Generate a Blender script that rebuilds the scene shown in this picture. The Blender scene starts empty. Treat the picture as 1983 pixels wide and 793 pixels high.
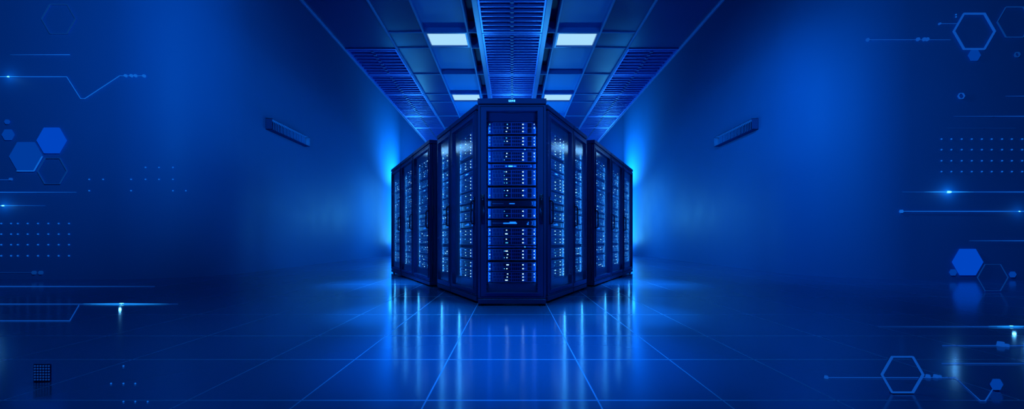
import bpy, math, random
from mathutils import Vector, Matrix

S = bpy.context.scene
C = S.collection
PI = math.pi
F = 800.0            # focal length in pixels of the 1983-wide frame
CX, HY = 991.5, 465.0
EYE = 0.669          # eye height

# ------------------------------------------------------------------ helpers
class MB:
    """collects shapes into ONE mesh"""
    def __init__(s): s.v, s.f, s.m = [], [], []
    def add(s, vs, fs, mi=0):
        o = len(s.v); s.v += [tuple(p) for p in vs]
        for f in fs: s.f.append([i + o for i in f]); s.m.append(mi)
        return s
    def box(s, x0, x1, y0, y1, z0, z1, mi=0):
        vs = [(x, y, z) for x in (x0, x1) for y in (y0, y1) for z in (z0, z1)]
        return s.add(vs, [(0,1,3,2),(4,6,7,5),(0,4,5,1),(2,3,7,6),(0,2,6,4),(1,5,7,3)], mi)
    def cbox(s, x0, x1, y0, y1, z0, z1, c=0.004, mi=0):
        """box with chamfered edges on all sides (24 verts)"""
        lo, hi = (x0, y0, z0), (x1, y1, z1)
        c = min(c, *[(hi[i] - lo[i]) * .45 for i in range(3)])
        vs, ix = [], {}
        for sx in (0,1):
            for sy in (0,1):
                for sz in (0,1):
                    sg = (sx, sy, sz)
                    for a in range(3):
                        p = [(hi[i] if sg[i] else lo[i]) + (0 if i == a else (-c if sg[i] else c)) for i in range(3)]
                        ix[sg + (a,)] = len(vs); vs.append(p)
        fs = []
        def outward(q):
            cen = [sum(vs[i][k] for i in q) / len(q) for k in range(3)]
            a, b, d = (Vector(vs[q[i]]) for i in range(3))
            n = (b - a).cross(d - a)
            m = Vector(cen) - Vector([(lo[i] + hi[i]) / 2 for i in range(3)])
            return q if n.dot(m) > 0 else q[::-1]
        cyc = ((0,0),(1,0),(1,1),(0,1))
        for a in range(3):
            o1, o2 = [i for i in range(3) if i != a]
            for sv in (0,1):
                q = []
                for u, w in cyc:
                    g = [0,0,0]; g[a] = sv; g[o1] = u; g[o2] = w
                    q.append(ix[tuple(g) + (a,)])
                fs.append(outward(q))
            for u, w in cyc:                      # edges running along axis a
                q = []
                for e, aa in ((0,o1),(0,o2),(1,o2),(1,o1)):
                    g = [0,0,0]; g[a] = e; g[o1] = u; g[o2] = w
                    q.append(ix[tuple(g) + (aa,)])
                fs.append(outward(q))
        for sx in (0,1):
            for sy in (0,1):
                for sz in (0,1):
                    fs.append(outward([ix[(sx,sy,sz,a)] for a in range(3)]))
        return s.add(vs, fs, mi)
    def prism(s, pts, z0, z1, mi=0):
        """pts: plan outline, counter-clockwise"""
        n = len(pts)
        vs = [(x, y, z0) for x, y in pts] + [(x, y, z1) for x, y in pts]
        fs = [tuple(range(n))[::-1], tuple(range(n, 2*n))]
        fs += [(i, (i+1) % n, (i+1) % n + n, i + n) for i in range(n)]
        return s.add(vs, fs, mi)
    def plate(s, pts, y0, y1, mi=0):
        """pts: (x,z) outline extruded from y0 to y1"""
        n = len(pts)
        vs = [(x, y0, z) for x, z in pts] + [(x, y1, z) for x, z in pts]
        fs = [tuple(range(n)), tuple(range(n, 2*n))[::-1]]
        fs += [(i, i + n, (i+1) % n + n, (i+1) % n) for i in range(n)]
        return s.add(vs, fs, mi)
    def ring(s, outer, inner, y0, y1, mi=0):
        n = len(outer)
        vs = [(x, y0, z) for x, z in outer] + [(x, y0, z) for x, z in inner] + \
             [(x, y1, z) for x, z in outer] + [(x, y1, z) for x, z in inner]
        fs = []
        for i in range(n):
            j = (i + 1) % n
            fs += [(i, j, n+j, n+i), (2*n+i, 3*n+i, 3*n+j, 2*n+j), (i, 2*n+i, 2*n+j, j), (n+i, n+j, 3*n+j, 3*n+i)]
        return s.add(vs, fs, mi)
    def cyl(s, p, q, r, n=10, r2=None, mi=0):
        p, q = Vector(p), Vector(q); r2 = r if r2 is None else r2
        d = (q - p).normalized()
        u = d.orthogonal().normalized(); w = d.cross(u)
        vs = [p + (u*math.cos(2*PI*i/n) + w*math.sin(2*PI*i/n))*r for i in range(n)]
        vs += [q + (u*math.cos(2*PI*i/n) + w*math.sin(2*PI*i/n))*r2 for i in range(n)]
        fs = [(i, (i+1) % n, (i+1) % n + n, i + n) for i in range(n)] + [tuple(range(n))[::-1], tuple(range(n, 2*n))]
        return s.add(vs, fs, mi)
    def tube(s, pts, r, n=8, mi=0):
        """one continuous tube through pts"""
        pts = [Vector(p) for p in pts]; m = len(pts)
        rs = r if isinstance(r, (list, tuple)) else [r] * m
        vs, u = [], None
        for k, p in enumerate(pts):
            d = (pts[min(k+1, m-1)] - pts[max(k-1, 0)]).normalized()
            u = d.orthogonal().normalized() if u is None else (u - d * u.dot(d)).normalized()
            w = d.cross(u)
            vs += [p + (u*math.cos(2*PI*i/n) + w*math.sin(2*PI*i/n))*rs[k] for i in range(n)]
        fs = [(k*n+i, k*n+(i+1) % n, (k+1)*n+(i+1) % n, (k+1)*n+i) for k in range(m-1) for i in range(n)]
        fs += [tuple(range(n))[::-1], tuple(range((m-1)*n, m*n))]
        return s.add(vs, fs, mi)
    def ball(s, c, r, n=10, m=6, sc=(1,1,1), mi=0):
        vs = [(c[0], c[1], c[2] - r*sc[2])]
        for j in range(1, m):
            t = -PI/2 + PI*j/m
            for i in range(n):
                a = 2*PI*i/n
                vs.append((c[0] + r*sc[0]*math.cos(t)*math.cos(a), c[1] + r*sc[1]*math.cos(t)*math.sin(a), c[2] + r*sc[2]*math.sin(t)))
        vs.append((c[0], c[1], c[2] + r*sc[2])); top = len(vs) - 1
        fs = [(0, 1+(i+1) % n, 1+i) for i in range(n)]
        for j in range(m-2):
            for i in range(n):
                a, b = 1 + j*n + i, 1 + j*n + (i+1) % n
                fs.append((a, b, b+n, a+n))
        fs += [(top, 1+(m-2)*n+i, 1+(m-2)*n+(i+1) % n) for i in range(n)]
        return s.add(vs, fs, mi)
    def mesh(s, name, mats, smooth=False):
        me = bpy.data.meshes.new(name)
        me.from_pydata(s.v, [], s.f)
        for m in (mats if isinstance(mats, (list, tuple)) else [mats]): me.materials.append(m)
        me.polygons.foreach_set('material_index', s.m)
        if smooth: me.polygons.foreach_set('use_smooth', [True] * len(s.f))
        me.update()
        return me

def obj(name, mesh, parent=None, loc=None, rz=0.0):
    o = bpy.data.objects.new(name, mesh); C.objects.link(o)
    if parent: o.parent = parent
    if loc is not None: o.location = loc
    if rz: o.rotation_euler = (0, 0, rz)
    return o
def tag(o, label, cat, group=None, kind=None):
    o['label'] = label; o['category'] = cat
    if group: o['group'] = group
    if kind: o['kind'] = kind
    return o
def thing(name, label, cat, loc=(0,0,0), rz=0.0, group=None):
    o = bpy.data.objects.new(name, None); C.objects.link(o)
    o.empty_display_size = .1
    o.location = loc; o.rotation_euler = (0, 0, rz)
    return tag(o, label, cat, group)
def struct(name, mesh, label=None):
    o = obj(name, mesh); o['kind'] = 'structure'
    if label: o['label'] = label
    return o
def dup(root, loc, rz, label, group=None):
    r = root.copy(); C.objects.link(r); r.location = loc; r.rotation_euler = (0, 0, rz)
    r['label'] = label
    if group: r['group'] = group
    for ch in list(root.children):
        c = ch.copy(); C.objects.link(c); c.parent = r
        for g in list(ch.children):
            d = g.copy(); C.objects.link(d); d.parent = c
    return r

# ------------------------------------------------------------------ materials
def newmat(name):
    m = bpy.data.materials.new(name); m.use_nodes = True
    nt = m.node_tree; nt.nodes.clear()
    out = nt.nodes.new('ShaderNodeOutputMaterial')
    return m, nt, out
def pbr(name, col, rough=.5, metal=0.0, spec=.5, var=0.0, scale=6.0, bump=0.0, coat=0.0, tint=None, ior=1.5):
    m, nt, out = newmat(name)
    b = nt.nodes.new('ShaderNodeBsdfPrincipled')
    b.inputs['Base Color'].default_value = (*col, 1)
    b.inputs['Roughness'].default_value = rough
    b.inputs['Metallic'].default_value = metal
    b.inputs['IOR'].default_value = ior
    b.inputs['Specular IOR Level'].default_value = spec
    if tint: b.inputs['Specular Tint'].default_value = (*tint, 1)
    b.inputs['Coat Weight'].default_value = coat
    if var or bump:
        tc = nt.nodes.new('ShaderNodeTexCoord')
        n = nt.nodes.new('ShaderNodeTexNoise'); n.inputs['Scale'].default_value = scale; n.inputs['Detail'].default_value = 4
        nt.links.new(tc.outputs['Object'], n.inputs['Vector'])
        if var:
            mx = nt.nodes.new('ShaderNodeMix'); mx.data_type = 'RGBA'
            mx.inputs[6].default_value = (*[c*(1-var) for c in col], 1)
            mx.inputs[7].default_value = (*[min(1, c*(1+var)) for c in col], 1)
            nt.links.new(n.outputs['Fac'], mx.inputs[0]); nt.links.new(mx.outputs[2], b.inputs['Base Color'])
            mr = nt.nodes.new('ShaderNodeMapRange')
            mr.inputs[3].default_value = rough*.85; mr.inputs[4].default_value = min(1, rough*1.15)
            nt.links.new(n.outputs['Fac'], mr.inputs[0]); nt.links.new(mr.outputs[0], b.inputs['Roughness'])
        if bump:
            bp = nt.nodes.new('ShaderNodeBump'); bp.inputs['Strength'].default_value = bump; bp.inputs['Distance'].default_value = .01
            nt.links.new(n.outputs['Fac'], bp.inputs['Height']); nt.links.new(bp.outputs[0], b.inputs['Normal'])
    nt.links.new(b.outputs[0], out.inputs[0])
    return m
def emit(name, col, strength, sampled=False):
    m, nt, out = newmat(name)
    e = nt.nodes.new('ShaderNodeEmission')
    e.inputs[0].default_value = (*col, 1); e.inputs[1].default_value = strength
    nt.links.new(e.outputs[0], out.inputs[0])
    if not sampled: m.cycles.emission_sampling = 'NONE'
    return m
def glassmat(name, tint, boost):
    """thin clear door pane: passes light straight, mirrors by Fresnel"""
    m, nt, out = newmat(name)
    t = nt.nodes.new('ShaderNodeBsdfTransparent'); t.inputs[0].default_value = (*tint, 1)
    g = nt.nodes.new('ShaderNodeBsdfGlossy'); g.inputs['Roughness'].default_value = .10
    g.inputs[0].default_value = (.8, .9, 1, 1)
    lw = nt.nodes.new('ShaderNodeLayerWeight'); lw.inputs[0].default_value = .5   # facing = 1 - |cos|
    pw = nt.nodes.new('ShaderNodeMath'); pw.operation = 'POWER'; pw.inputs[1].default_value = 4.5
    mu = nt.nodes.new('ShaderNodeMath'); mu.operation = 'MULTIPLY_ADD'; mu.inputs[1].default_value = .9; mu.inputs[2].default_value = boost; mu.use_clamp = True
    mx = nt.nodes.new('ShaderNodeMixShader')
    nt.links.new(lw.outputs['Facing'], pw.inputs[0]); nt.links.new(pw.outputs[0], mu.inputs[0]); nt.links.new(mu.outputs[0], mx.inputs[0])
    nt.links.new(t.outputs[0], mx.inputs[1]); nt.links.new(g.outputs[0], mx.inputs[2])
    nt.links.new(mx.outputs[0], out.inputs[0])
    return m

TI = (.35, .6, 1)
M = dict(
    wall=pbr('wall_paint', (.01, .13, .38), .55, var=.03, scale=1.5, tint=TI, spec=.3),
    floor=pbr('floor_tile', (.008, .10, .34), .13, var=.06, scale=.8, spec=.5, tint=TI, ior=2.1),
    shell=pbr('hall_dark_paint', (.003, .03, .08), .7, tint=TI, spec=.2),
    grout=pbr('floor_joint', (.10, .33, .80), .35, spec=.5, tint=TI),
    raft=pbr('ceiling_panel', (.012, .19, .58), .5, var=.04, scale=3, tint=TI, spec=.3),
    gloss=pbr('ceiling_gloss_panel', (.003, .035, .21), .25, var=.05, scale=2, tint=TI),
    dark=pbr('ceiling_void', (.008, .03, .13), .7, tint=TI),
    rail=pbr('ceiling_rail', (.02, .11, .40), .35, metal=.1, tint=TI),
    slat=pbr('grille_slat', (.05, .20, .75), .3, metal=.4, tint=TI),
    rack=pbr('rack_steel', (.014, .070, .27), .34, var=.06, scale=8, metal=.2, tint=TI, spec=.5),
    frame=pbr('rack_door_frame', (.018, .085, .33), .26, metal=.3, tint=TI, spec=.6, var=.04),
    seam=pbr('rack_recess', (.001, .003, .012), .7, tint=TI, spec=.2),
    rubber=pbr('rack_foot_rubber', (.003, .006, .018), .6, tint=TI),
    inner=pbr('rack_rail_steel', (.012, .05, .2), .4, metal=.4, tint=TI),
    handle=pbr('handle_metal', (.01, .035, .12), .25, metal=.7, tint=TI),
    lock=pbr('handle_lock_chrome', (.35, .55, .9), .2, metal=1.0, tint=TI),
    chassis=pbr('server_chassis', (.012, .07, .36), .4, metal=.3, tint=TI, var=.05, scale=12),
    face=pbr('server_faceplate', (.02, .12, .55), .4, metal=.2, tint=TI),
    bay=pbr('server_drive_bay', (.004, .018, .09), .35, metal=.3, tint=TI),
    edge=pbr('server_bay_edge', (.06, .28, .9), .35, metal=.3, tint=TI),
    glass=glassmat('door_glass', (.90, .95, 1.0), .03),
    lamp=emit('lamp_diffuser', (.40, .74, 1.0), 1.0, True),
    led_w=emit('led_white', (.35, .75, 1.0), 4.5),
    led_c=emit('led_cyan', (.06, .48, 1.0), 2.4),
    led_b=emit('led_blue', (.01, .20, 1.0), 1.6),
    led_g=emit('led_green', (.12, .75, .75), 1.0),
    led_y=emit('led_yellow', (.85, .85, .55), 1.0),
    neon=emit('strip_blue', (.004, .12, .62), 1.0),
    neon_b=emit('strip_bright', (.01, .28, 1.0), 1.1),
    neon_d=emit('strip_dim', (.003, .07, .42), 1.0),
    neon_f=emit('strip_faint', (.001, .036, .22), 1.0),
    hex_b=emit('hexagon_bright', (.0, .058, .53), 1.0),
    hex_d=emit('hexagon_dim', (.0, .042, .33), 1.0),
    casing=pbr('lamp_casing', (.005, .07, .23), 1.0, tint=TI, spec=0),
    louvre=pbr('louvre_blue', (.0006, .03, .13), 1.0, tint=TI, spec=0),  # toned so the added sheen lamps blend into the wall
    wash=emit('wall_lamp_face', (.22, .58, 1.0), 4, True),  # glow of the added lamps that makes the door sheen
    core=emit('strip_core', (.15, .75, 1.0), 2.5),
    hood=pbr('lamp_hood', (.02, .1, .42), .6, tint=TI),
)

# ------------------------------------------------------------------ the setting
WX, WY, RR = 5.37, 7.0, 1.4          # hall half width, face of the two wing walls, corner radius
YB, YR, OX, ZT = 20.0, -4.0, 10.5, 14.5
def wall_path(sg):
    p = [(WX, YB), (WX, 14), (WX, 10), (WX, WY + RR)]
    for k in range(1, 12):
        a = PI/2 * k/12
        p.append((WX + RR - RR*math.cos(a), WY + RR - RR*math.sin(a)))
    p += [(WX + RR, WY), (OX, WY)]
    return [(sg*x, y) for x, y in p]
for sg, nm in ((-1, 'left'), (1, 'right')):
    p = wall_path(sg); t = .12
    # outer side of the wall sheet: same outline pushed away from the hall
    q = [(sg*(WX+t), YB), (sg*(WX+t), 14), (sg*(WX+t), 10), (sg*(WX+t), WY+RR)]
    for k in range(1, 12):
        a = PI/2 * k/12; r = RR - t
        q.append((sg*(WX + RR - r*math.cos(a)), WY + RR - r*math.sin(a)))
    q += [(sg*(WX+RR), WY+t), (sg*OX, WY+t)]
    mb = MB(); n = len(p)
    vs = [(x, y, 0) for x, y in p] + [(x, y, ZT) for x, y in p] + [(x, y, 0) for x, y in q] + [(x, y, ZT) for x, y in q]
    fs = []
    for i in range(n-1):
        fs += [(i, i+1, n+i+1, n+i), (2*n+i, 3*n+i, 3*n+i+1, 2*n+i+1)]
    if sg > 0: fs = [f[::-1] for f in fs]
    mb.add(vs, fs)
    me = mb.mesh('wall_' + nm, M['wall'], True)
    struct('wall_' + nm, me)
struct('wall_back', MB().box(-WX, WX, YB, YB+.12, 0, ZT).mesh('wall_back', M['wall']))
struct('wall_rear', MB().box(-OX, OX, YR-.12, YR, 0, ZT).mesh('wall_rear', M['shell']))
struct('wall_outer_left', MB().box(-OX-.12, -OX, YR, WY, 0, ZT).mesh('wall_outer_left', M['shell']))
struct('wall_outer_right', MB().box(OX, OX+.12, YR, WY, 0, ZT).mesh('wall_outer_right', M['shell']))
struct('ceiling_hall', MB().box(-OX-.12, OX+.12, YR-.12, YB+.12, ZT, ZT+.12).mesh('ceiling_hall', M['shell']))

# floor: large glossy tiles with pale joints
def cuts(lines, lo, hi, w):
    c = [lo]
    for l in lines: c += [l - w/2, l + w/2]
    return c + [hi]
gx = [.357, .877, 1.350, 2.12, 2.815, 3.54, 4.28, 5.02, 5.8, 6.6, 7.4, 8.2, 9.0, 9.8]
gx = [-g for g in gx[::-1]] + gx
gy = [-3.2, -2.3, -1.4, -.5, .45, 1.2, 1.72, 2.306, 2.876, 3.69, 4.864, 6.22, 7.6, 9.0, 10.4, 11.8, 13.2, 14.6, 16.0, 17.4, 18.8]
cxs, cys = cuts(gx, -OX-.12, OX+.12, .007), cuts(gy, YR-.12, YB+.12, .010)
mb = MB()
nx, ny = len(cxs), len(cys)
mb.v = [(x, y, 0) for y in cys for x in cxs]
for j in range(ny-1):
    for i in range(nx-1):
        mb.f.append([j*nx+i, j*nx+i+1, (j+1)*nx+i+1, (j+1)*nx+i]); mb.m.append(1 if (i % 2 or j % 2) else 0)
struct('floor', mb.mesh('floor', [M['floor'], M['grout']]))

# suspended ceiling raft over the racks
ZC = EYE + 2.8
Y0, Y1 = 1.3, 19.6
lamp_rows = [3.226, 5.586, 7.946, 10.306, 12.666, 15.026, 17.386]
rows = []
for r in lamp_rows: rows += [r, r + .45, r + .45 + .955]
rows = [r - 2.36 for r in rows[:3] if r - 2.36 > Y0] + rows
struct('ceiling', MB().box(-2.47, 2.47, Y0, Y1, ZC+.16, ZC+.26).mesh('ceiling', M['dark']))
mb = MB()
for sg in (-1, 1):
    a, b = sorted((sg*.60, sg*1.19)); mb.box(a, b, Y0, Y1, ZC+.07, ZC+.15)
struct('ceiling_panel', mb.mesh('ceiling_panel', M['raft']))
mb = MB()
for sg in (-1, 1):
    a, b = sorted((sg*1.21, sg*1.67)); mb.box(a, b, Y0, Y1, ZC+.015, ZC+.12)
struct('ceiling_gloss_band', mb.mesh('ceiling_gloss_band', M['gloss']))
for sg, nm in ((-1, 'left'), (1, 'right')):
    x0, x1 = sorted((sg*1.70, sg*2.44))
    struct('ceiling_edge_panel_' + nm, MB().box(x0, x1, Y0, 6.03, ZC+.01, ZC+.12).mesh('ceiling_edge_panel', M['gloss']))
k = 1
for sg in (-1, 1):
    for a, b, z0 in ((.405, .475, -.015), (.585, .612, .0), (1.185, 1.212, .0), (1.672, 1.70, -.012), (2.44, 2.47, -.02)):
        x0, x1 = sorted((sg*a, sg*b))
        struct(f'trim_{k}', MB().cbox(x0, x1, Y0, Y1, ZC+z0, ZC+.17, .004).mesh('trim', M['rail' if b < .5 else 'raft'])); k += 1
    for r in rows:
        x0, x1 = sorted((sg*.475, sg*1.665))
        struct(f'trim_{k}', MB().cbox(x0, x1, r-.011, r+.011, ZC+.003, ZC+.16, .003).mesh('trim', M['raft'])); k += 1

# ceiling lights
def lightname(sg, i): return ('left' if sg < 0 else 'right')
LT = {(-1,1): 'large square ceiling light panel left of the central grille, nearest in view',
      (1,1): 'large square ceiling light panel right of the central grille, nearest in view',
      (-1,2): 'smaller ceiling light panel just above the left shoulder of the central rack',
      (1,2): 'smaller ceiling light panel just above the right shoulder of the central rack'}
lfr = MB().ring([(-.29,-.22),(.29,-.22),(.29,.22),(-.29,.22)], [(-.262,-.192),(.262,-.192),(.262,.192),(-.262,.192)], -.015, .05)
lfr.v = [(x, z, y) for x, y, z in lfr.v]; lfr.f = [f[::-1] for f in lfr.f]
lfr = lfr.mesh('light_frame', M['rail'])
ldf = MB().box(-.262, .262, -.192, .192, .012, .03).mesh('diffuser', M['lamp'])
for i in range(3):
    for sg in (-1, 1):
        lab = LT.get((sg, i))
        if i == 0: continue                      # that row is above the frame
        t = thing('ceiling_light', lab, 'ceiling light', (sg*.899, lamp_rows[i] + .225, ZC+.02), 0, 'ceiling light panels')
        obj('light_frame', lfr, t); obj('diffuser', ldf, t)

# open grilles in the ceiling: one central run, one each side
def grille(x0, x1, ya, yb, pitch, label, group, spine=True):
    t = thing('ceiling_grille', label, 'ceiling grille', ((x0+x1)/2, (ya+yb)/2, ZC), 0, group)
    w, l = (x1-x0)/2, (yb-ya)/2
    mb = MB().box(-w, w, -l, -l+.03, -.005, .06).box(-w, w, l-.03, l, -.005, .06).box(-w, -w+.022, -l+.03, l-.03, -.005, .06).box(w-.022, w, -l+.03, l-.03, -.005, .06)
    obj('grille_frame', mb.mesh('grille_frame', M['slat']), t)
    n = max(2, int((2*l-.06)/pitch))
    sl = MB().cbox(-w+.022, w-.022, -.012, .012, 0, .05, .003).mesh('slat', M['slat'])
    for q in range(n):
        obj('slat', sl, t, (0, -l + .03 + (q+.5)*(2*l-.06)/n, 0))
    if spine:
        mb = MB().box(-.012, .012, -l+.03, l-.03, .03, .055)
        for q in range(n): yy = -l + .03 + (q+.5)*(2*l-.06)/n; mb.box(-.022, .022, yy-.017, yy+.017, -.012, .0)
        obj('spine', mb.mesh('spine', M['rail']), t)
gw = ['nearest, cut by the top picture edge', 'second from the front', 'third from the front', 'farthest, just above the rack top', 'fifth from the front', 'sixth from the front']
gsec = [(3.70, 5.586), (5.586, 7.0), (7.0, 7.946), (7.946, 9.351)]
for i, (a, b) in enumerate(gsec):
    grille(-.405, .405, a+.01, b-.01, .105 if i < 1 else .085, f'wide slatted central ceiling grille, {gw[i]}', 'central ceiling grilles')
ssec = [(6.041, 7.0), (7.0, 7.946), (7.946, 9.351), (9.351, 10.306), (10.306, 11.711)]
for sg, nm in ((-1, 'left'), (1, 'right')):
    for i, (a, b) in enumerate(ssec):
        x0, x1 = sorted((sg*1.70, sg*2.44))
        grille(x0, x1, a+.01, b-.01, .1, f'slatted grille in the {nm} edge of the ceiling, {["nearest in view","second from the front","third from the front","fourth from the front","farthest, above the outer racks"][i]}', f'{nm} ceiling grilles')

# ------------------------------------------------------------------ server racks
H = 2.1
CAPZ, DOOR0, DOOR1 = 2.043, .078, 2.035     # underside of cap, door bottom / top
def make_rack(w, depth, label, loc, rz, stile=.082, rail_t=.06, rail_b=.058, plan=None, handles=(1,), feet=True, badge=False, cell=None):
    """front faces local -y; x runs -w/2 .. w/2; y 0 (front) .. depth"""
    t = thing('server_rack', label, 'server rack', loc, rz, 'glass-door server racks')
    h = w/2; d = depth
    body = MB()
    y0 = .045                                     # door thickness
    if plan is None:
        body.cbox(-h, -h+.02, y0, d, .055, CAPZ, .002).cbox(h-.02, h, y0, d, .055, CAPZ, .002)
        body.box(-h+.02, h-.02, d-.02, d, .055, CAPZ).box(-h+.02, h-.02, y0, d-.02, .055, .09).box(-h+.02, h-.02, y0, d-.02, CAPZ-.02, CAPZ)
    else:                                         # tapering back, plan listed ccw from front-left
        for i in range(len(plan)):
            if i == 0: continue
            (ax, ay), (bx, by) = plan[i], plan[(i+1) % len(plan)]
            L = math.hypot(bx-ax, by-ay); nx_, ny_ = -(by-ay)/L*.012, (bx-ax)/L*.012
            body.prism([(ax, ay), (bx, by), (bx+nx_, by+ny_), (ax+nx_, ay+ny_)], .055, CAPZ)
        body.prism(plan, .012, .09).prism(plan, CAPZ-.02, CAPZ)
    # mounting face: dark panel framing the equipment, with blanking above and below
    obj('cabinet', body.mesh('cabinet', M['rack']), t)
    cap = MB()
    if plan is None: cap.cbox(-h, h, -.004, d, CAPZ+.006, H, .006).box(-h+.01, h-.01, .02, d-.01, CAPZ-.001, CAPZ+.007, 1)
    else: cap.prism([(-h, -.004), (h, -.004)] + plan[1:-1] [0:0] + [(p[0], p[1]) for p in plan[1:]], CAPZ+.006, H).prism(plan, CAPZ-.001, CAPZ+.007, 1)
    obj('top_cap', cap.mesh('top_cap', [M['rack'], M['seam']]), t)
    pl = MB().cbox(-h+.003, h-.003, .0, min(d, .16), .020, .071, .004)
    obj('plinth', pl.mesh('plinth', M['rack']), t)
    if feet:
        fm = MB().cyl((0,0,0), (0,0,.012), .024, 12).cyl((0,0,.012), (0,0,.03), .011, 8).mesh('foot', M['rubber'])
        for fx in (-h+.05, h-.05):
            for fy in (.05, min(d-.05, .13) if plan else d-.06): obj('foot', fm, t, (fx, fy, 0))
    # door
    x0, x1 = -h+.006, h-.006
    a0, a1, b0, b1 = x0+stile, x1-stile, DOOR0+rail_b, DOOR1-rail_t
    dr = MB().ring([(x0,DOOR0),(x1,DOOR0),(x1,DOOR1),(x0,DOOR1)], [(a0,b0),(a1,b0),(a1,b1),(a0,b1)], .0, .04)
    # raised inner bead and an outer groove line
    dr.ring([(a0-.012,b0-.012),(a1+.012,b0-.012),(a1+.012,b1+.012),(a0-.012,b1+.012)], [(a0,b0),(a1,b0),(a1,b1),(a0,b1)], -.007, .002)
    if stile > .06:
        dr.ring([(x0+.02,DOOR0+.012),(x1-.02,DOOR0+.012),(x1-.02,DOOR1-.012),(x0+.02,DOOR1-.012)],
                [(x0+.025,DOOR0+.017),(x1-.025,DOOR0+.017),(x1-.025,DOOR1-.017),(x0+.025,DOOR1-.017)], -.0015, .002, 1)
    door = obj('door', dr.mesh('door', [M['frame'], M['seam']]), t)
    obj('glass_pane', MB().box(a0, a1, .018, .022, b0, b1).mesh('glass_pane', M['glass']), door)
    for side in handles:
        hx = side*(h - .052) if stile > .06 else side*(h-.03)
        zc = .98
        hm = MB().tube([(0,.002,-.14),(0,-.03,-.135),(0,-.038,-.12),(0,-.038,.08),(0,-.03,.10),(0,.002,.105)], .0085, 8)
        hm.cbox(-.017, .017, -.006, .002, -.155, .15, .003)
        hd = obj('handle', hm.mesh('handle', M['handle'], True), door, (hx, 0, zc))
        obj('lock', MB().cbox(-.012, .012, -.012, -.005, .115, .145, .003).cyl((0,-.012,.128),(0,-.016,.128),.007,10).mesh('lock', M['lock']), hd)
    # mounting rails
    wi = cell
    for sx in (-1, 1):
        xr = sx*(wi/2 + .012)
        mb = MB().box(xr-.011, xr+.011, .075, .095, .11, CAPZ-.03)
        for q in range(40): mb.box(xr-.004, xr+.004, .0742, .0755, .16+q*.045, .168+q*.045, 1)
        obj('mounting_rail', mb.mesh('mounting_rail', [M['inner'], M['seam']]), t)
        xa, xb = sorted((sx*(wi/2+.024), sx*(h-.02)))
        if xb - xa > .01: obj('side_blank', MB().box(xa, xb, .085, .09, .09, CAPZ-.02).mesh('side_blank', M['rack']), t)
    obj('upper_blank', MB().cbox(-wi/2, wi/2, .07, .08, 1.886, CAPZ-.03, .003).mesh('upper_blank', M['rack']), t)
    obj('lower_blank', MB().cbox(-wi/2, wi/2, .07, .08, .10, .225, .003).mesh('lower_blank', M['rack']), t)
    if badge:
        bd = MB()
        # four small block letters, the same blurred marks as on the cap
        gl = 7*.0009*4.18/800*1000
        lw, lh, st = .0125, .019, .0036
        for q, ch in enumerate('GEAB'):
            bx = -.034 + q*.0175; bz = -lh/2
            def bar(x0, x1, z0, z1): bd.box(bx+x0, bx+x1, -.0065, -.003, bz+z0, bz+z1)
            bar(0, st, 0, lh)
            if ch in 'GEB': bar(st, lw, 0, st)
            bar(st, lw, lh-st, lh)
            if ch in 'EAB': bar(st, lw, lh/2-st/2, lh/2+st/2)
            if ch == 'G': bar(lw-st, lw, st, lh/2); bar(lw*.55, lw-st, lh/2-st, lh/2)
            if ch in 'AB': bar(lw-st, lw, 0, lh)
        b = obj('badge', bd.mesh('badge', M['led_c']), t, (0, 0, CAPZ+.032)); b['label'] = 'small glowing blue lettering'
        obj('name_strip', MB().cbox(-.041, .041, -.003, .002, -.005, .005, .002).mesh('name_strip', M['inner']), door, (0, 0, 1.965))
    return t

# racks: plan positions worked out from floor contact
DW = .695
cw = H*F/402/F                              # metres per pixel at the central rack
rot = math.atan2(.8968, .4425)              # facing of the two flanks
nA = (-.8968, -.4425)
RK = []     # (key, width, depth, centre of front edge, rotation, server width)
plan = [(-DW/2, .045), (DW/2, .045), (DW/2, .172), (.03, .325), (-.03, .325), (-DW/2, .172)]
ctr = (0, 4.179, 0)
make_rack(DW, .32, 'wide black server rack standing at the centre, facing forward with lettering on its cap', ctr, 0, plan=plan, handles=(-1, 1), badge=True, cell=.49)
RK.append(('the central rack', ctr, 0.0, .49))
def flank(sg):
    nm = 'left' if sg < 0 else 'right'
    def put(p0, p1, gap, depth, lab, cell, key, stile):
        ax, ay = p0; bx, by = p1
        L = math.hypot(bx-ax, by-ay); u = ((bx-ax)/L, (by-ay)/L)
        c = ((ax+bx)/2, (ay+by)/2)
        th = math.atan2(u[1], -u[0])          # angle of the row from the picture plane
        rz = -th if sg < 0 else th
        loc = ((-c[0] if sg > 0 else c[0]), c[1], 0)
        make_rack(L-gap, depth, lab, loc, rz, stile=stile, handles=((1,) if sg < 0 else (-1,)), cell=cell)
        RK.append((key, loc, rz, cell))
    A0, A1 = (-.377, 4.352), (-1.0287, 5.676)
    def lerp(a, b, t): return (a[0]+(b[0]-a[0])*t, a[1]+(b[1]-a[1])*t)
    put(A0, lerp(A0, A1, .597), .006, .37, f'black glass-door server rack directly {nm} of the central rack', .50, f'rack directly {nm} of the central rack', .075)
    put(lerp(A0, A1, .603), A1, .006, .37, f'narrow glass-door server rack second from the centre on the {nm}', .47, f'the narrow second rack on the {nm}', .045)
    B0, B1 = (-1.171, 5.874), (-2.457, 8.40)
    for q, (s0, s1) in enumerate(((0, .345), (.35, .672), (.677, 1))):
        put(lerp(B0, B1, s0), lerp(B0, B1, s1), .006, .75,
            f'glass-door server rack {["nearest in the outer row", "in the middle of the outer row", "at the far end of the outer row"][q]} on the {nm}',
            .66, f'{["nearest", "middle", "farthest"][q]} outer rack on the {nm}', .07)
flank(-1); flank(1)

# ------------------------------------------------------------------ servers
def zpx(y): return EYE + (HY - y)*4.26/F
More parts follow.
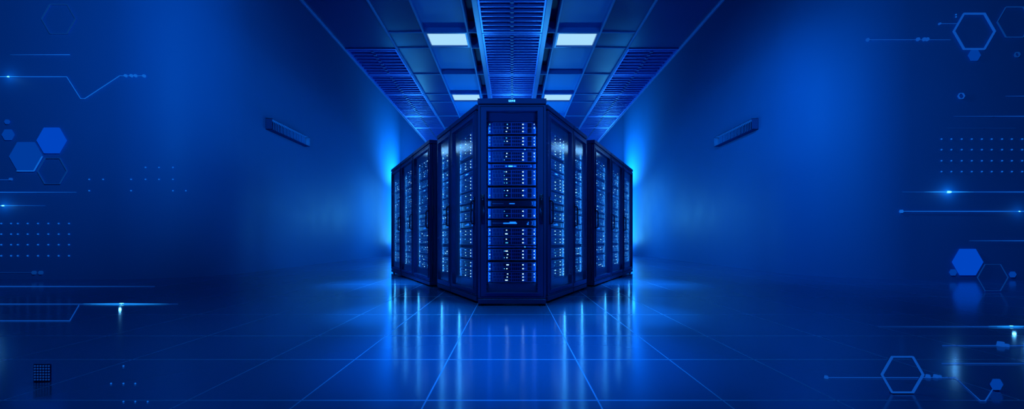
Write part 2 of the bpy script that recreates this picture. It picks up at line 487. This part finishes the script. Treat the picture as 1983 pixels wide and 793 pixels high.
#          top   bottom kind
SLOTS = [(237.7, 260.6, 'triple'), (264.2, 285.6, 'triple'), (288.6, 292.9, 'slim'), (293.9, 315.2, 'triple'), (318.4, 327.6, 'panel'),
         (329.2, 360.0, 'tall'), (364.0, 385.4, 'double'), (389.6, 400.6, 'drawer'), (404.4, 424.0, 'double'), (426.6, 438.8, 'switch'),
         (441.6, 458.3, 'double'), (459.1, 475.4, 'double'), (476.8, 480.6, 'slim'), (482.4, 503.9, 'triple'), (508.4, 525.6, 'double'), (526.6, 547.0, 'triple')]
KINDW = {'triple': 'three-row server', 'double': 'two-row server', 'slim': 'slim blank unit', 'panel': 'thin patch panel', 'tall': 'tall four-row server',
         'drawer': 'dark drawer with blue bar', 'switch': 'switch with glowing blue bar'}
ORD = ['first', 'second', 'third', 'fourth', 'fifth', 'sixth', 'seventh', 'eighth', 'ninth', 'tenth', 'eleventh', 'twelfth', 'thirteenth', 'fourteenth', 'fifteenth', 'sixteenth']
LED = {}
def led(mat, w=.008, h=.008):
    k = (mat, w, h)
    if k not in LED:
        LED[k] = MB().cbox(-w/2, w/2, -.003, .001, -h/2, h/2, min(w, h)*.3).mesh('status_light', M[mat])
    return LED[k]
MESH = {}
def cached(key, fn):
    if key not in MESH: MESH[key] = fn()
    return MESH[key]
def server(kind, ws, hh, rnd, loc, rz, label, group, full):
    """origin bottom-centre of its front; the front faces local -y"""
    t = thing('server' if kind not in ('slim', 'panel', 'drawer', 'switch') else {'slim': 'blanking_panel', 'panel': 'patch_panel', 'drawer': 'rack_drawer', 'switch': 'network_switch'}[kind], label,
              {'slim': 'rack panel', 'panel': 'patch panel', 'drawer': 'rack drawer', 'switch': 'network switch'}.get(kind, 'server'), loc, rz, group)
    h = ws/2; hk = round(hh, 3); key = (kind, ws, hk)
    dk = kind in ('drawer', 'switch')
    obj('chassis', cached(('c',)+key, lambda: MB().cbox(-h, h, .0, .06, .002, hh-.002, .003).mesh('chassis', M['bay' if dk else 'chassis'])), t)
    def ear_mesh():
        return MB().cbox(-.016, .016, -.005, .0, .002, hh-.002, .002).mesh('ear', M['rack' if dk else 'chassis'])
    ears = [obj('ear', cached(('e',)+key, ear_mesh), t, (sx*(h-.016), 0, 0)) for sx in (-1, 1)]
    def L(x, z, mat, w=.008, hg=.008, y=-.006): return obj('status_light', led(mat, w, hg), t, (x, y, z))
    X = lambda f: -h + f*ws
    if kind in ('triple', 'double', 'tall'):
        nr = {'triple': 3, 'double': 2, 'tall': 4}[kind]
        def bays():
            # perforated intake and drive slots of the face
            mb = MB(); pad = .006; rh = (hh-.012)/nr
            xl, xm, xr, xe = X(.10), X(.50), X(.80), X(.93)
            mb.box(xl, xe, -.004, .0, pad*.5, hh-pad*.5, 0)
            for r in range(nr):
                z0 = pad + r*rh + .003; z1 = z0 + rh - .006
                mb.box(xl+.004, xm-.012, -.0048, -.0035, z0, z1, 1)
                nb = 14 if ws < .6 else 10
                for q in range(nb):          # drive slot fins
                    xx = xl + .008 + (xm-xl-.09)*q/nb
                    mb.box(xx, xx+.0035, -.0058, -.0045, z0+.002, z1-.002, 2 if (q*7+r*3) % 4 == 0 else 0)
                for q in range(6):
                    xx = xm + (xr-xm-.03)*q/6
                    mb.box(xx, xx+.016, -.0048, -.0035, z0+.002, z1-.002, 1)
                mb.box(xl, xm-.008, -.0062, -.004, z1+.0005, z1+.004, 2)
            for q in range(2):
                mb.box(xr+.012, xe-.008, -.0048, -.0035, pad+q*(hh-2*pad)/2+.003, pad+(q+1)*(hh-2*pad)/2-.003, 1)
            mb.box(xr+.002, xr+.006, -.006, -.0035, pad*.6, hh-pad*.6, 2)
            mb.box(xl-.002, xl+.001, -.0062, -.0035, .003, hh-.003, 2).box(xl, xe, -.0062, -.0035, hh-.006, hh-.003, 2).box(xl, xe, -.0062, -.0035, .003, .0055, 2)
            return mb.mesh('bay_panel', [M['face'], M['bay'], M['edge']])
        obj('bay_panel', cached(('b',)+key, bays), t)
        for r in range(nr):
            z = .006 + (r+.5)*(hh-.012)/nr
            if full:
                if rnd.random() < .9: L(X(.035), z, rnd.choice(['led_c', 'led_c', 'led_g', 'led_w']), .008, rnd.choice([.008, .012]))
                if rnd.random() < .9: L(X(.40 + rnd.uniform(-.02, .01)), z, rnd.choice(['led_w', 'led_w', 'led_w', 'led_c', 'led_w', 'led_c', 'led_w', 'led_c']), rnd.choice([.012, .012, .026]), .007)
                if rnd.random() < .4: L(X(.34), z, 'led_c', .009, .006)
                L(X(.73), z, 'led_w', .011, .010)
                if rnd.random() < .45: L(X(.765), z, 'led_b', .006, .006)
                if rnd.random() < .85: L(X(.965), z, rnd.choice(['led_w', 'led_w', 'led_c']), .006, rnd.choice([.008, .014]))
            else:
                L(X(.06), z, rnd.choice(['led_c', 'led_w', 'led_b']), .012, .013)
                for f in (.30, .45, .60, .74, .9):
                    if rnd.random() < .62: L(X(f + rnd.uniform(-.03, .03)), z + rnd.uniform(-.004, .004), rnd.choice(['led_c', 'led_b', 'led_w', 'led_c']), rnd.choice([.010, .014, .022]), rnd.choice([.006, .010, .012]))
    elif kind in ('slim', 'panel'):
        def strip():
            mb = MB().box(X(.09), X(.90), -.004, 0, hh*.2, hh*.8, 0)
            if kind == 'panel':
                for q in range(16): mb.box(X(.12+q*.045), X(.15+q*.045), -.0048, -.0035, hh*.35, hh*.65, 1)
            mb.box(X(.09), X(.90), -.006, -.0035, hh*.8, hh*.9, 2)
            return mb.mesh('face_strip', [M['face'], M['bay'], M['edge']])
        obj('face_strip', cached(('s',)+key, strip), t)
        if kind == 'panel':
            for f, w in ((.38, .02), (.47, .045), (.56, .03), (.90, .012)): L(X(f), hh*.5, 'led_b' if f != .47 else 'led_c', w, .012)
        else: L(X(.77), hh*.5, 'led_c', .014, .007)
    else:
        def brackets():
            mb = MB()
            mb.tube([(X(.90),-.001,hh*.22),(X(.90)+.010,-.02,hh*.22),(X(.90)+.010,-.02,hh*.80),(X(.90),-.001,hh*.80)], .003, 6)
            return mb.mesh('pull_handle', M['edge'])
        obj('pull_handle', cached(('p',)+key, brackets), t)
        def slot(): return MB().box(X(.09), X(.32), -.002, .0, hh*.47, hh*.53).mesh('tray_slot', M['edge'])
        obj('tray_slot', cached(('t',)+key, slot), t)
        if kind == 'drawer': obj('display_bar', cached(('d',)+key, lambda: MB().cbox(-.028, .028, -.004, .001, hh*.42, hh*.56, .002).mesh('display_bar', M['led_b'])), t, (X(.50), 0, 0))
        else:
            obj('display_bar', cached(('d',)+key, lambda: MB().cbox(-.07, .07, -.004, .001, hh*.38, hh*.56, .002).box(-.005, .06, -.004, .001, hh*.56, hh*.72).mesh('display_bar', M['led_b'])), t, (X(.46), 0, 0))
            L(X(.83), hh*.35, 'led_b', .016, .014)
            L(X(.84), hh*.62, 'led_b', .010, .008)
    return t

rnd = random.Random(4)
for ri, (key, loc, rz, ws) in enumerate(RK):
    count = 0
    n = len(SLOTS)
    for si, (ya, yb, kind) in enumerate(SLOTS):
        k2 = kind
        z0, z1 = zpx(yb), zpx(ya)
        full = ri == 0 or 'directly' in key
        if ri and kind == 'slim': continue
        d = .066
        px = loc[0] - math.sin(rz)*d; py = loc[1] + math.cos(rz)*d
        nth = ORD[count]
        lab = f'{KINDW[k2]}, {nth} from top in {key}'
        count += 1
        server(k2, ws, z1-z0, rnd, (px, py, z0), rz, lab, f'units in {key}', full)
# bright blue tray under the tenth server and stray lights of the central rack
# ------------------------------------------------------------------ luminous signs on the walls and floor
def wall_hit(px):
    k = (px - CX)/F; s = -1 if k < 0 else 1; k = abs(k)
    if k*WY >= WX + RR: return s, k*WY*s, WY, 0.0
    cx, cy = WX + RR, WY + RR                 # round corner
    a, b, c = k*k+1, -2*(k*cx+cy), cx*cx+cy*cy-RR*RR
    D = b*b-4*a*c
    if D > 0:
        y = (-b - math.sqrt(D))/(2*a); x = k*y
        if x <= cx and y <= cy: return s, x*s, y, math.atan2(cx-x, cy-y)*(-s)
    return s, s*WX, WX/k, PI/2
def on_wall(px, py, off=.012):
    s, x, y, a = wall_hit(px)
    y2 = y - off
    return (x, y2, EYE + (HY-py)*y/F)
WS = WY/F                                       # metres per pixel on the wing walls
def hexpts(r, cx=0, cz=0): return [(cx + r*math.cos(PI/3*i), cz + r*math.sin(PI/3*i)) for i in range(6)]
def hex_plate(px, py, rpx, mat, label, rim=None, group='hexagon wall panels'):
    p = on_wall(px, py, 0); r = rpx*WS
    t = thing('hexagon_lamp', label, 'light panel', (p[0], p[1]-.001, p[2]), 0, group)
    obj('glow_face', MB().plate(hexpts(r*.985), -.03, -.012).mesh('glow_face', M[mat]), t)
    obj('mounting_plate', MB().plate(hexpts(r*.9), -.012, 0).mesh('mounting_plate', M['hood']), t)
    if rim:
        pts = hexpts(r)
        mb = MB()
        for i in (4, 5):
            a, b = pts[i], pts[(i+1) % 6]; mb.cyl((a[0], -.031, a[1]), (b[0], -.031, b[1]), .009, 6)
        obj('edge_light', mb.mesh('edge_light', M[rim]), t)
def hex_ring(px, py, rpx, wpx, mat, label, depth=None):
    if depth is None: p = on_wall(px, py, 0); sc = WS
    else: p = ((px-CX)*depth/F, depth, EYE + (HY-py)*depth/F); sc = depth/F
    r, w = rpx*sc, wpx*sc
    t = thing('hexagon_ring', label, 'ring light', (p[0], p[1]-.001, p[2] if depth is None else 0), 0, 'hexagon ring lights')
    zz = 0 if depth is None else p[2]
    th = .03 if depth is None else .012
    obj('glow_ring', MB().ring(hexpts(r, 0, zz), hexpts(r-w, 0, zz), -th, -th*.3).mesh('glow_ring', M[mat]), t)
    obj('mounting_ring', MB().ring(hexpts(r-w*.1, 0, zz), hexpts(r-w*.9, 0, zz), -th*.3, 0).mesh('mounting_ring', M['hood']), t)
    if depth is not None:
        bz = zz - r*math.sin(PI/3)
        obj('base', MB().cbox(-r*.5, r*.5, -.012, .006, 0, max(bz, .004), .001).mesh('base', M['hood']), t)
def strip_wall(pts, wpx, mat, label, cores=(), dots=(), taper=None, name='light_strip'):
    """a thin luminous tube fixed to the wall along pixel path pts"""
    w = wpx*WS/2
    ws_ = []
    for (ax, ay), (bx, by) in zip(pts, pts[1:]):
        nseg = max(1, int(abs(bx-ax)/12))
        ws_ += [(ax+(bx-ax)*q/nseg, ay+(by-ay)*q/nseg) for q in range(nseg)]
    ws_.append(pts[-1])
    P = [Vector(on_wall(x, y, .016)) for x, y in ws_]
    org = P[0].copy()
    n = len(P)
    rs = [w]*n
    if taper: rs = [w*(taper[0] + (taper[1]-taper[0])*i/(n-1)) for i in range(n)]
    t = thing(name, label, 'light strip', org, 0, 'thin light strips on the walls')
    obj('tube', MB().tube([p-org for p in P], rs, 6).mesh('tube', M[mat]), t)
    q = P[n//2] - org
    obj('mounting_clip', MB().cbox(q.x-.012, q.x+.012, q.y, q.y+.015, q.z-.006, q.z+.006, .002).mesh('mounting_clip', M['hood']), t)
    for (x, y, r) in dots:
        q = Vector(on_wall(x, y, .016)) - org
        obj('node', MB().plate(hexpts(r*WS, q.x, q.z), q.y-.012, q.y+.014).mesh('node', M[mat]), t)
    for (x, y, s) in cores:
        q = Vector(on_wall(x, y, .02)) - org
        obj('lamp_core', MB().ball((q.x, q.y, q.z), .012*s, 12, 8, (3.2, 1, 1)).mesh('lamp_core', M['core'], True), t)
        mb = MB().tube([(q.x-.30*s, q.y, q.z), (q.x-.12*s, q.y, q.z), (q.x, q.y, q.z), (q.x+.12*s, q.y, q.z), (q.x+.30*s, q.y, q.z)], [.001, .006*s, .010*s, .006*s, .001], 6)
        obj('bright_section', mb.mesh('bright_section', M['neon_b']), t)
        halo((org.x+q.x, org.y+q.y-.10, org.z+q.z), s)
    return t
def halo(loc, s, power=.55):
    l = bpy.data.lights.new('strip_lamp', 'POINT'); l.energy = power*s; l.color = (.1, .5, 1); l.shadow_soft_size = .01
    o = bpy.data.objects.new('strip_lamp', l); C.objects.link(o); o.location = loc
def dot_matrix(rows_, r, mat, label, name='mounted_dot_matrix'):
    allp = [(x, y) for y, xs in rows_ for x in xs]
    org = Vector(on_wall(*allp[0], .0))
    t = thing(name, label, 'dot lights', org, 0, 'grids of tiny dot lights')
    me = MB().ball((0,0,0), r*WS, 10, 6, (1,.8,1)).mesh('dot', M[mat], True)
    for x, y in allp: obj('dot', me, t, Vector(on_wall(x, y, .012)) - org)

def fl(px, py, z=.0): d = F*EYE/(py-HY); return Vector(((px-CX)*d/F, d, z))
def strip_floor(pts, wpx, mat, label, cores=(), dots=(), taper=None):
    P = [fl(x, y, .004) for x, y in pts]; org = P[0].copy(); org.z = 0
    sc = P[0].y/F
    n = len(P); w = wpx*sc/2
    if taper and n == 2: P = [P[0].lerp(P[1], q/12) for q in range(13)]; n = 13
    rs = [w]*n if not taper else [w*(taper[0] + (taper[1]-taper[0])*i/(n-1)) for i in range(n)]
    t = thing('floor_light_strip', label, 'light strip', org, 0, 'light strips laid on the floor')
    obj('tube', MB().tube([p-org for p in P], rs, 6).mesh('tube', M[mat]), t)
    for (x, y, r) in dots:
        q = fl(x, y, 0) - org
        obj('node', MB().cyl((q.x, q.y, 0), (q.x, q.y, r*1.4*sc), r*sc, 12, r*sc*.8).mesh('node', M[mat]), t)
    for (x, y, s) in cores:
        q = fl(x, y, .006) - org
        obj('lamp_core', MB().ball((q.x, q.y, .006), .0055*s, 12, 8, (6, 1, 1)).mesh('lamp_core', M['core'], True), t)
        L_ = 70*sc*s
        obj('bright_section', MB().tube([(q.x-L_, q.y, .005), (q.x-L_*.4, q.y, .005), (q.x, q.y, .005), (q.x+L_*.4, q.y, .005), (q.x+L_, q.y, .005)], [.0005, w*1.1, w*1.9, w*1.1, .0005], 6).mesh('bright_section', M['neon_b']), t)
        halo((org.x+q.x, org.y+q.y-.02, .05), s, .10)

# left wall
strip_wall([(22,107),(137,107)], 1.6, 'neon', 'short straight blue light strip high on the left wall', taper=(.2,1))
strip_wall([(0,149.5),(131,149.5),(158,192),(166,192),(233,148),(277,148)], 1.5, 'neon', 'bent blue light strip dipping in a V on the left wall',
           cores=[(19,149.5,.75)], dots=[(245,147.5,2.8),(256,147.5,3),(264,147.5,2.8),(280.5,148,3)])
hex_plate(103, 273, 29, 'hex_b', 'bright solid blue hexagon on the left wall, upper right of its cluster')
hex_plate(53.5, 304, 32.5, 'hex_d', 'dim solid blue hexagon with one lit lower edge on the left wall', rim='neon')
hex_plate(19, 262, 12, 'hex_d', 'small dim hexagon at the upper left of the left wall cluster')
hex_ring(104, 332, 29, .8, 'neon_f', 'faint hexagon outline below the bright solid hexagon on the left wall')
hex_ring(116, 38, 33, .7, 'neon_f', 'faint hexagon outline near the top of the left wall')
hex_plate(17, 237, 5, 'hex_d', 'tiny dim hexagon near the left picture edge above the cluster')
strip_wall([(0,349),(21,349)], 1.2, 'neon_d', 'very short dim strip ending in a dot below the left hexagons', dots=[(23,347.5,2.6)])
strip_wall([(0,373),(150,373)], 1.7, 'neon', 'straight blue light strip just below the left hexagon cluster', taper=(1,.3))
strip_wall([(0,399),(90,399)], 1.5, 'neon', 'light strip with a glowing core at the far left picture edge', cores=[(9,399,.85)], taper=(1,.15))
dot_matrix([(325,[283]),(348,[174,201,255,283]),(370,[174,255])], 1.5, 'neon', 'loose scatter of tiny blue dot lights right of the left hexagons')
dot_matrix([(325,[309,336]),(348,[309,336]),(370,[336,361])], 1.5, 'neon', 'small cluster of tiny blue dots at the rounded left wall corner')
dot_matrix([(y,[4,23,36,55,75,95,115,135]) for y in (433.5,454,474.5,496)], 1.5, 'neon', 'regular four-row grid of tiny blue dot lights on the left wall')
strip_wall([(0,528.5),(62,528.5)], .9, 'neon_f', 'faint strip ending in small rings low on the left wall', dots=[(68,528.5,4),(81,528.5,4)])
# left floor
strip_floor([(-20,555.5),(300,555.5)], 1.6, 'neon_d', 'long dim blue light strip lying farthest back on the left floor', taper=(1,.2))
strip_floor([(-20,590),(345,590)], 1.5, 'neon_d', 'blue light strip with a brilliant core on the left floor', cores=[(236,590,1.3)], taper=(1,.25))
strip_floor([(-20,622.5),(135,622.5),(153,592)], 1.4, 'neon_d', 'dim light strip with an angled end on the left floor')
def floor_dots(pts, label):
    org = fl(*pts[0]); t = thing('floor_dot_cluster', label, 'dot lights', org, 0, 'grids of tiny dot lights')
    for x, y in pts:
        q = fl(x, y) - org; r = 1.5*(q.y+org.y)/F
        obj('dot', MB().ball((q.x, q.y, r), r, 10, 6).mesh('dot', M['neon'], True), t)
floor_dots([(239,711),(215,745),(239,745),(262,745),(239,780),(262,780),(286,780)], 'triangle of tiny blue dot lights on the left floor near the viewer')
# dotted tile standing at lower left
d = F*EYE/(740-HY); sc = d/F
t = thing('dotted_tile', 'small square tile of dim dots standing on the lower left floor', 'dot lights', ((81.5-CX)*sc, d, 0))
obj('tile_plate', MB().cbox(-17*sc, 17*sc, 0, .004, 0, 34*sc, .001).mesh('tile_plate', M['hood']), t)
me = MB().plate(hexpts(1.7*sc), -.002, 0).mesh('dot', M['neon_f'])
for a in range(6):
    for b in range(6): obj('dot', me, t, ((-13.5+a*5.4)*sc, 0, (4+b*5.3)*sc))

# right wall
hex_ring(1884, 62, 41, 3.2, 'neon_d', 'large hexagon outline high on the right wall')
hex_plate(1884, 108.5, 12, 'hex_d', 'small solid hexagon hanging under the large outline on the right wall')
strip_wall([(1682,78),(1839,78)], 1.6, 'neon_d', 'dim strip starting from a dot and running to the upper right hexagon', dots=[(1679,78,3.4),(1776,77,3.4),(1788,77,3.4),(1794,77,3.4)], taper=(1,.5))
strip_wall([(1818,47),(1852,47)], 1, 'neon_d', 'tiny strip with a dot left of the upper right hexagon', dots=[(1818,47,2)])
dot_matrix([(29,[1850]),(33.5,[1850])], 1.3, 'neon', 'pair of tiny dots beside the upper right hexagon')
hex_ring(1962, 44, 34, .7, 'neon_f', 'faint hexagon outline at the upper right picture corner')
hex_ring(1967, 107, 5.5, 1.2, 'neon_f', 'tiny faint hexagon ring below the upper right corner')
hex_ring(1859, 187, 6.5, 1.1, 'neon_d', 'small lone hexagon ring in the middle height of the right wall')
strip_wall([(1945,187),(2000,187)], 1.2, 'neon_d', 'short dim strip at the right picture edge, uppermost of three', taper=(.3,1))
strip_wall([(1845,226),(2000,226)], 1.4, 'neon_d', 'thin dim strip above the right dot grid', taper=(.2,1.1))
strip_wall([(1830,249),(1965,249)], 1.0, 'neon_f', 'faintest thin strip directly above the right dot grid', taper=(.4,.4))
dot_matrix([(y,[1822,1841,1861,1880.5,1900,1919,1939,1958,1978]) for y in (270,290.5,312,333)], 1.5, 'neon', 'regular four-row grid of tiny blue dot lights on the right wall')
strip_wall([(1745,372.5),(2000,372.5)], 1.5, 'neon', 'light strip with a brilliant core below the right dot grid', cores=[(1835,372.5,1.4)], taper=(.2,1))
strip_wall([(1746,410),(2000,410)], 1.8, 'neon', 'bright blue strip starting from a dot on the right wall', dots=[(1744,410,3.4)], cores=[(1971,410,.6)], taper=(.7,1.2))
strip_wall([(1875,467),(2000,467)], 1.4, 'neon', 'short strip above the right solid hexagon', taper=(.2,1))
hex_plate(1871, 508, 30, 'hex_b', 'bright solid blue hexagon low on the right wall')
hex_plate(1843, 528, 7, 'hex_d', 'tiny dim hexagon at the lower left of the right solid hexagon')
hex_plate(1958, 532, 6.5, 'hex_d', 'tiny dim hexagon near the right picture edge beside a faint outline')
# right floor
hex_ring(1921, 538, 30, .9, 'neon_f', 'faint hexagon outline standing on the right floor before the solid hexagon', depth=F*EYE/(566-HY))
strip_floor([(1700,634),(2010,634)], 1.6, 'neon_d', 'blue light strip with a glowing core on the right floor', cores=[(1958,634,.9)], taper=(.2,1.2))
strip_floor([(1825,671),(2010,671)], 1.4, 'neon_d', 'dim floor strip with two nodes on the right', dots=[(1938,671,6),(1950,672,3.6)])
strip_floor([(1824,706),(2010,706)], 1.4, 'neon_d', 'plain dim strip on the right floor nearest the viewer')
strip_floor([(1602,733.5),(1850,733.5),(1899,779),(1908,779),(1922,757)], 1.5, 'neon_d', 'long bent strip passing the hexagon ring on the right floor', dots=[(1600,733.5,3.6),(1797,732,4),(1812,732,4),(1820,732,3)])
hex_ring(1744, 725, 41, 2.6, 'neon_d', 'large hexagon ring standing on the lower right floor', depth=F*EYE/(762-HY))
d = F*EYE/(757-HY); sc = d/F
t = thing('hexagon_lamp', 'small solid hexagon standing at the end of the bent strip', 'light panel', ((1927-CX)*sc, d, 0))
obj('glow_face', MB().plate(hexpts(12*sc, 0, 12.5*sc), -.008, -.003).mesh('glow_face', M['hex_d']), t)
obj('backing', MB().plate(hexpts(11*sc, 0, 12.5*sc), -.003, .004).mesh('backing', M['hood']), t)
obj('base', MB().cbox(-6*sc, 6*sc, -.006, .006, 0, .006, .001).mesh('base', M['hood']), t)

# added louvred lights, invented to put a sheen on the rack doors
for sg in (-1, 1):
    nm = 'left' if sg < 0 else 'right'
    t = thing('added_sheen_lamp', f'added louvred light for door sheen high on the {nm} side wall beside the ceiling', 'added light', (sg*WX, 9.85, 3.2), 0, 'added sheen lights')
    t['kind'] = 'thing'
    L2, HZ, D = .85, .12, .135
    e = lambda a, b: sorted((-sg*a, -sg*b))
    x0, x1 = e(.001, .010)
    obj('mounting_plate', MB().box(x0, x1, -L2, L2, -HZ, HZ).mesh('mounting_plate', M['louvre']), t)
    x0, x1 = e(.010, .010 + D)
    fm = MB().box(x0, x1, -L2, L2, HZ-.008, HZ).box(x0, x1, -L2, L2, -HZ, -HZ+.008).box(x0, x1, -L2, -L2+.008, -HZ, HZ).box(x0, x1, L2-.008, L2, -HZ, HZ)
    obj('casing', fm.mesh('casing', M['casing']), t)
    # slanted fins, lit on the side turned to the racks
    fx, fy = -sg*.545, -.839; nx_, ny_ = -sg*.839, .545
    n = 24; S_ = (2*L2 - .22)/n
    for q in range(n):
        ry = -L2 + .212 + S_*q; rx = -sg*.012
        def slab(a, b, fl_=.232):
            pts = [(rx+nx_*a, ry+ny_*a), (rx+fx*fl_+nx_*a, ry+fy*fl_+ny_*a), (rx+fx*fl_+nx_*b, ry+fy*fl_+ny_*b), (rx+nx_*b, ry+ny_*b)]
            return MB().prism(pts if sg < 0 else pts[::-1], -HZ+.01, HZ-.01)
        fin = obj('fin', slab(0, .0012).mesh('fin', M['louvre']), t)
        obj('light_face', slab(.0012, .0017, .18).mesh('light_face', M['wash']), fin)

# ------------------------------------------------------------------ light
def lamp(kind, loc, energy, col=(.1, .55, 1), size=.2, rot=None, size_y=None, aim=None, spot=None, blend=.6, spread=None):
    l = bpy.data.lights.new('lamp', kind); l.energy = energy; l.color = col
    if kind == 'AREA':
        l.size = size
        if size_y: l.shape = 'RECTANGLE'; l.size_y = size_y
        if spread: l.spread = spread
    else: l.shadow_soft_size = size
    if kind == 'SPOT': l.spot_size = spot; l.spot_blend = blend
    o = bpy.data.objects.new('lamp', l); C.objects.link(o); o.location = loc
    if aim is not None: o.rotation_euler = (Vector(aim) - Vector(loc)).to_track_quat('-Z', 'Y').to_euler()
    return o
BL = (.02, .37, 1.0)
BW = (.06, .52, 1.0)
for sg in (-1, 1):
    # wall-washers behind the outer racks, turned up the side walls
    lamp('AREA', (sg*4.4, 18.6, 1.9), 160, BW, .4, size_y=3.0, aim=(sg*5.37, 18.6, 2.3))
    lamp('SPOT', (sg*4.2, 18.9, 2.9), 1500, BW, .1, aim=(sg*5.37, 18.0, 5.0), spot=1.9, blend=1)
    # unseen point lights behind the racks that widen the wall glow
    lamp('POINT', (sg*2.9, 10.6, 1.0), 22, BL, .25)
    lamp('POINT', (sg*3.6, 15.4, 1.6), 150, BW, .3)
    # ceiling panels of the row above the frame
    lamp('AREA', (sg*.899, 3.45, ZC+.005), 9, BW, .52, size_y=.38, aim=(sg*.899, 3.45, 0), spread=1.6)
    # added spots hidden above the ceiling raft to brighten the wing walls
    lamp('SPOT', (sg*2.4, 2.0, ZC+.45), 1500 if sg < 0 else 800, BL, .1, aim=(sg*9.8, 7, 5.2 if sg < 0 else 2.6), spot=1.9, blend=1)
    # added spots behind the viewer to brighten the ceiling and the rack fronts
    lamp('SPOT', (sg*3.0, -1.8, 1.2), 420, BL, .1, aim=(0, 4.7, 2.7), spot=.66, blend=1)
    # added lights hidden between the racks to brighten the ceiling
    lamp('POINT', (sg*.78, 8.5, 2.0), 75, BW, .2)
lamp('SPOT', (2.42, 6.2, ZC+.45), 420, BL, .1, aim=(5.37, 8.9, 1.9), spot=1.9, blend=1)  # added spot for the bright patch on the right wall
lamp('SPOT', (-2.42, 6.2, ZC+.45), 30, BL, .1, aim=(-5.37, 8.9, 2.6), spot=1.9, blend=1)  # weaker added spot for the left wall
# added spot out of view above, brightens the floor before the racks
lamp('SPOT', (0, 2.6, ZC-.02), 800, BL, .15, aim=(0, 2.6, 0), spot=.74, blend=1)
for sg in (-1, 1):  # added spots for the bright floor streaks, no fixture in the ceiling
    lamp('SPOT', (sg*2.05, 6.4, ZC-.03), 1350, BW, .35, aim=(sg*1.98, 6.3, 0), spot=.56, blend=1)
    lamp('SPOT', (sg*.95, 3.9, ZC-.03), 720, BW, .1, aim=(sg*.98, 3.8, 0), spot=.46, blend=1)
lamp('POINT', (0, 12.5, 2.0), 90, BW, .3)  # added light hidden behind the racks
# added area lights behind each door frame to brighten the server faces
for key, loc, rz, ws in RK:
    for sx in (-1, 1):
        lx, ly = sx*(ws/2 + .0), .05
        X = loc[0] + math.cos(rz)*lx - math.sin(rz)*ly; Y = loc[1] + math.sin(rz)*lx + math.cos(rz)*ly
        tx, ty = 0, .09
        TX = loc[0] + math.cos(rz)*tx - math.sin(rz)*ty; TY = loc[1] + math.sin(rz)*tx + math.cos(rz)*ty
        l = lamp('AREA', (X, Y, 1.03), .9 if 'central' in key and 'of' not in key else .8, (.07, .55, 1), .01, size_y=1.6, aim=(TX, TY, 1.03))

w = bpy.data.worlds.new('World'); S.world = w; w.use_nodes = True
w.node_tree.nodes['Background'].inputs[0].default_value = (.0, .03, .2, 1)
w.node_tree.nodes['Background'].inputs[1].default_value = .05

cam = bpy.data.cameras.new('camera'); co = bpy.data.objects.new('camera', cam); C.objects.link(co)
cam.sensor_fit = 'HORIZONTAL'; cam.sensor_width = 36; cam.lens = 36*F/1983
co.location = (0, 0, EYE); co.rotation_euler = (PI/2, 0, 0)
cam.shift_y = (HY - 396.5)/1983
cam.clip_start = .05; cam.clip_end = 100
S.camera = co
S.view_settings.view_transform = 'Standard'; S.view_settings.look = 'None'
S.view_settings.exposure = 0; S.view_settings.gamma = 1; S.view_settings.use_curve_mapping = False
S.cycles.use_denoising = True
S.cycles.use_adaptive_sampling = False
S.cycles.max_bounces = 8; S.cycles.transparent_max_bounces = 16
S.cycles.sample_clamp_indirect = 4
